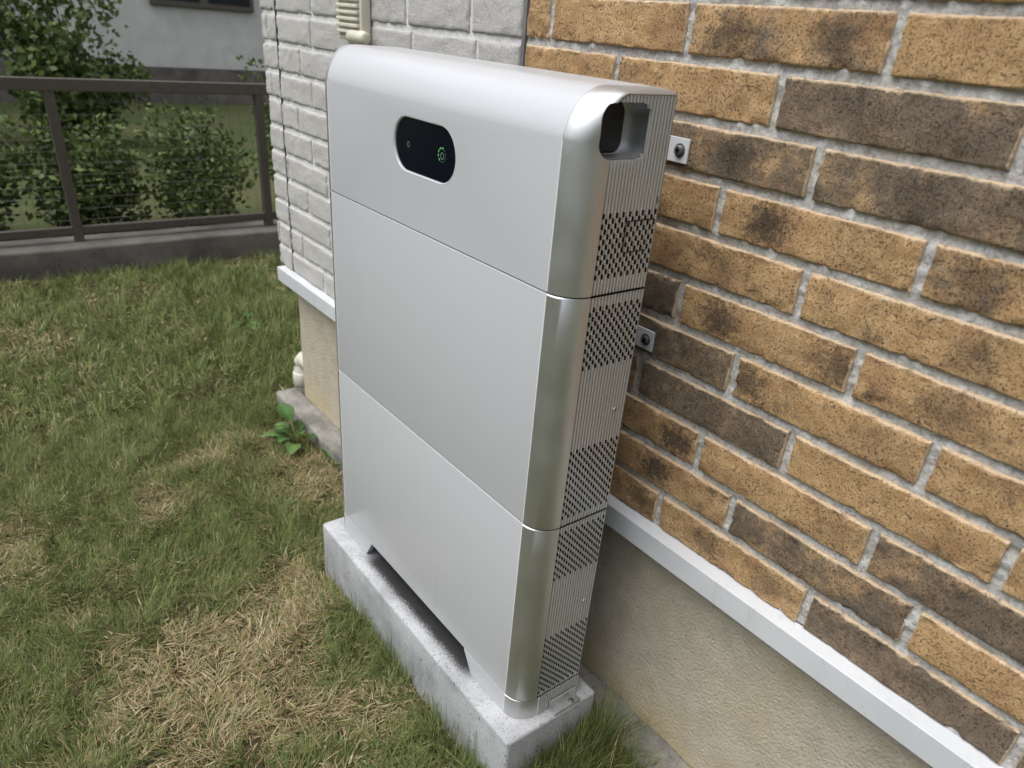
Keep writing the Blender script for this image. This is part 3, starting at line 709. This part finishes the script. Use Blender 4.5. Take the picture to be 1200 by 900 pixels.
def weed(loc, leaves, label, group=None):
    e = empty('broadleaf_weed', loc); tag(e, label, 'weed', group)
    for i, (az, el, L, Wd, stem, col) in enumerate(leaves):
        a = math.radians(az); q = math.radians(el)
        tip = Vector((math.cos(a) * math.cos(q), math.sin(a) * math.cos(q), math.sin(q))) * stem
        o = link('leaf', leaf_mesh(L, Wd * 1.35, .9, .35, col, i), LEAFM, e); o.location = tip; o.rotation_euler = (random.uniform(-.3, .3), -q * .75, a)
        s = tube('stalk', [(0, 0, 0), tuple(tip * .5 + Vector((0, 0, .004))), tuple(tip)], [.0022, .0017, .0012], LEAFST, e, 6)
LEAFST = mat_plain('leaf_stalk', (.14, .17, .05), .6)
g1, g2, g3 = (.060, .125, .030), (.095, .165, .045), (.045, .095, .025)
weed((-.600, .148, -.150), [(a, e, L, Wd, st, c) for a, e, L, Wd, st, c in ((190, 66, .075, .040, .085, g1), (255, 42, .066, .032, .06, g2), (300, 52, .060, .030, .055, g1), (330, 35, .066, .036, .075, g2), (20, 55, .055, .028, .05, g3), (225, 30, .055, .026, .05, g3), (280, 68, .05, .028, .07, g2), (150, 45, .055, .027, .05, g3), (350, 64, .048, .025, .07, g1), (240, 60, .05, .03, .05, g3), (310, 25, .05, .026, .045, g1), (205, 45, .055, .03, .055, g2))],
     'broad-leaved green weed growing against the concrete footing edge')
for (x, y), lab, n in (((-1.60, .36), 'pale flat weed lying in the grass out from the house corner', 5), ((-.42, .175), 'small green weed under the footing close to the cabinet', 4)):
    weed((x, y, GZ + .012), [(random.uniform(0, 360), random.uniform(15, 45), random.uniform(.05, .08), random.uniform(.028, .042), random.uniform(.02, .045), random.choice((g1, g2, g3))) for _ in range(n)], lab)
fl = link('fallen_leaf', leaf_mesh(.05, .03, .7, .5, (.22, .13, .075), 40), LEAFM, loc=(-.525, .085, GZ + .038)); fl.rotation_euler = (.2, .1, 2.2)
tag(fl, 'brown fallen leaf in the grass below the broad-leaved weed', 'leaf')

# ------------------------------------------------------------------ boundary fence, kerb, planting and house beyond
FX = -2.62
kerb = rough_box('kerb_wall', (-2.72, -4.0, -.25), (-2.50, 2.6, -.015), KERBM, .006, .25, .012, 5)
tag(kerb, 'low dark stained concrete kerb wall under the bronze fence', 'kerb')
fence = empty('metal_fence', (FX, 0, -.015)); FP = Vector(fence.location); tag(fence, 'bronze aluminium fence with wire mesh on the low kerb wall', 'fence')
def fq(o): o.parent = fence; o.location = o.location - FP; return o
for y in np.arange(-3.7, 2.6, .9): fq(box('post', (FX - .02, y - .02 + .05, -.016), (FX + .02, y + .02 + .05, .66), BROWN, bev=.003))
fq(box('rail', (FX - .022, -3.5, .625), (FX + .022, 2.4, .675), BROWN, bev=.004)); fq(box('rail', (FX - .016, -3.5, .018), (FX + .016, 2.4, .052), BROWN, bev=.003))
v = []; f = []
def wire(a, b):
    i = len(v); r = .0007
    for p in (a, b):
        for s in ((-r, -r), (r, 0), (-r, r)):
            v.append((p[0] + s[0], p[1] + (s[1] if abs(a[2] - b[2]) > .01 else 0), p[2] + (s[1] if abs(a[2] - b[2]) < .01 else 0)))
    for k in range(3): f.append((i + k, i + (k + 1) % 3, i + 3 + (k + 1) % 3, i + 3 + k))
for y in np.arange(-3.45, 2.35, .05): wire((FX, y, .05), (FX, y, .63))
for z in np.arange(.08, .62, .05): wire((FX, -3.5, z), (FX, 2.4, z))
o = fq(link('wire_mesh', pymesh('wire_mesh', v, f), BROWN)); o['kind'] = 'stuff'
def leaf_cloud(n, centers, size, pal, seed):
    r = np.random.default_rng(seed); c = np.array(centers); k = r.integers(0, len(c), n)
    d = r.normal(size=(n, 3)); d /= np.linalg.norm(d, axis=1)[:, None]; rad = r.random(n) ** .45
    p = c[k, :3] + d * rad[:, None] * c[k, 3][:, None]
    a = r.normal(size=(n, 3)); a /= np.linalg.norm(a, axis=1)[:, None]; b = np.cross(a, r.normal(size=(n, 3))); b /= np.linalg.norm(b, axis=1)[:, None]
    s = size * r.uniform(.6, 1.3, n)[:, None]
    V = np.stack([p, p + a * s * .5 + b * s * .28, p + a * s, p + a * s * .5 - b * s * .28], 1).reshape(-1, 3)
    F = (np.arange(n)[:, None, None] * 4 + np.array([(0, 1, 2), (0, 2, 3)])[None]).reshape(-1, 3)
    pal = np.array(pal); col = pal[r.integers(0, len(pal), n)] * r.uniform(.7, 1.25, n)[:, None]
    return V, F, np.repeat(col, 4, 0)
PAL = [(.06, .095, .022), (.09, .13, .03), (.12, .15, .045), (.045, .07, .02)]
BARK = mat_plain('bark', (.09, .07, .05), .9, 0, .3, 60, .6, .01)
def shrub(loc, hgt, rad, n, label, seed, leaf=.05, group=None):
    r = random.Random(seed); e = empty('shrub', loc); tag(e, label, 'shrub', group); cen = []
    for i in range(9):
        a = r.uniform(0, 6.28); tip = Vector((math.cos(a) * rad * r.uniform(.2, .8), math.sin(a) * rad * r.uniform(.2, .8), hgt * r.uniform(.35, .95)))
        tube('stem', [(0, 0, -.03), tuple(tip * .5 + Vector((r.uniform(-.05, .05), r.uniform(-.05, .05), .03))), tuple(tip)], [.012, .008, .003], BARK, e, 6)
        for s in (.45, .75, 1.): cen.append((tip.x * s, tip.y * s, tip.z * s, rad * r.uniform(.22, .42)))
    o = vcol_mesh('crown', *leaf_cloud(n, cen, leaf, PAL, seed), LEAFM); o.parent = e
shrub((-3.05, 1.22, GZ), .95, .36, 2600, 'twiggy shrub behind the fence beside the house corner', 1, .035)
shrub((-3.1, .62, GZ), .62, .40, 4200, 'low leafy shrub between the twiggy shrub and the next fence post', 2, .04)
for i, (y, h) in enumerate(((.05, .55), (-.50, .66), (-1.05, .56), (-1.65, .64), (-2.3, .6))):
    shrub((-3.15 - .1 * (i % 2), y, GZ), h, .43, 4200, 'rounded green shrub in the hedge row behind the mesh fence', 3 + i, .042, 'hedge shrubs behind the mesh fence')
for x, y, h, lab in ((-6.2, -.45, 1.5, 'tall dark bush before the neighbouring house, farthest from the house corner'), (-6.0, .55, 1.35, 'tall dark bush before the neighbouring house beside its pale wall')):
    shrub((x, y, GZ), h, .75, 5200, lab, int(h * 40), .07)
# neighbouring house
nb = empty('neighbour_house', (-9.5, 1.0, GZ)); NP = Vector(nb.location); tag(nb, 'pale neighbouring house with dark windows beyond the fence', 'house')
NW = mat_plain('pale_stucco', (.46, .45, .42), .85, 0, .08, 6, .1); NDK = mat_plain('window_glass', (.02, .022, .025), .12); NRF = mat_plain('roof_tile', (.05, .05, .055), .7)
def nq(o, par=None):
    if par is None: o.parent = nb; o.location = o.location - NP
    else: o.parent = par
    return o
nq(box('wall', (-13, -4.5, GZ - .1), (-9, 6, 5.2), NW)); nq(box('plinth', (-8.98, -4.6, GZ - .1), (-8.94, 6, .25), KERBM)); nq(box('roof', (-13.6, -5.1, 5.22), (-8.4, 6.6, 5.5), NRF, bev=.03))
for y, z0, z1, wd in ((-.2, .3, 2.0, 1.5), (2.6, .9, 2.1, 1.2), (-3, .9, 2.1, 1.2), (2.6, 3.4, 4.6, 1.2), (-.2, 3.4, 4.6, 1.5)):
    wdw = nq(box('window', (-8.995, y - wd / 2, z0), (-8.94, y + wd / 2, z1), BROWN, bev=.01))
    for s in (-1, 1): nq(box('pane', (-8.945, y + (s - 1) * wd / 4 + .05, z0 + .06), (-8.932, y + (s + 1) * wd / 4 - .05, z1 - .06), NDK), wdw)
# added belt of trees, dark surroundings for the silver corner to reflect
cen = []
for a in np.linspace(0, 2 * math.pi, 110, endpoint=False):
    R = 17 + 3 * math.sin(a * 5); x, y = R * math.cos(a), R * math.sin(a)
    if y > 2 and -8 < x < 8: continue
    for z in (1.0, 2.6, 4.2): cen.append((x + random.uniform(-.6, .6), y + random.uniform(-.6, .6), z + random.uniform(-.5, .7), 1.5))
tag(vcol_mesh('added_tree_belt', *leaf_cloud(60000, cen, .42, PAL, 77), LEAFM), 'added far belt of dark green trees for dark reflections', 'trees', kind='stuff')
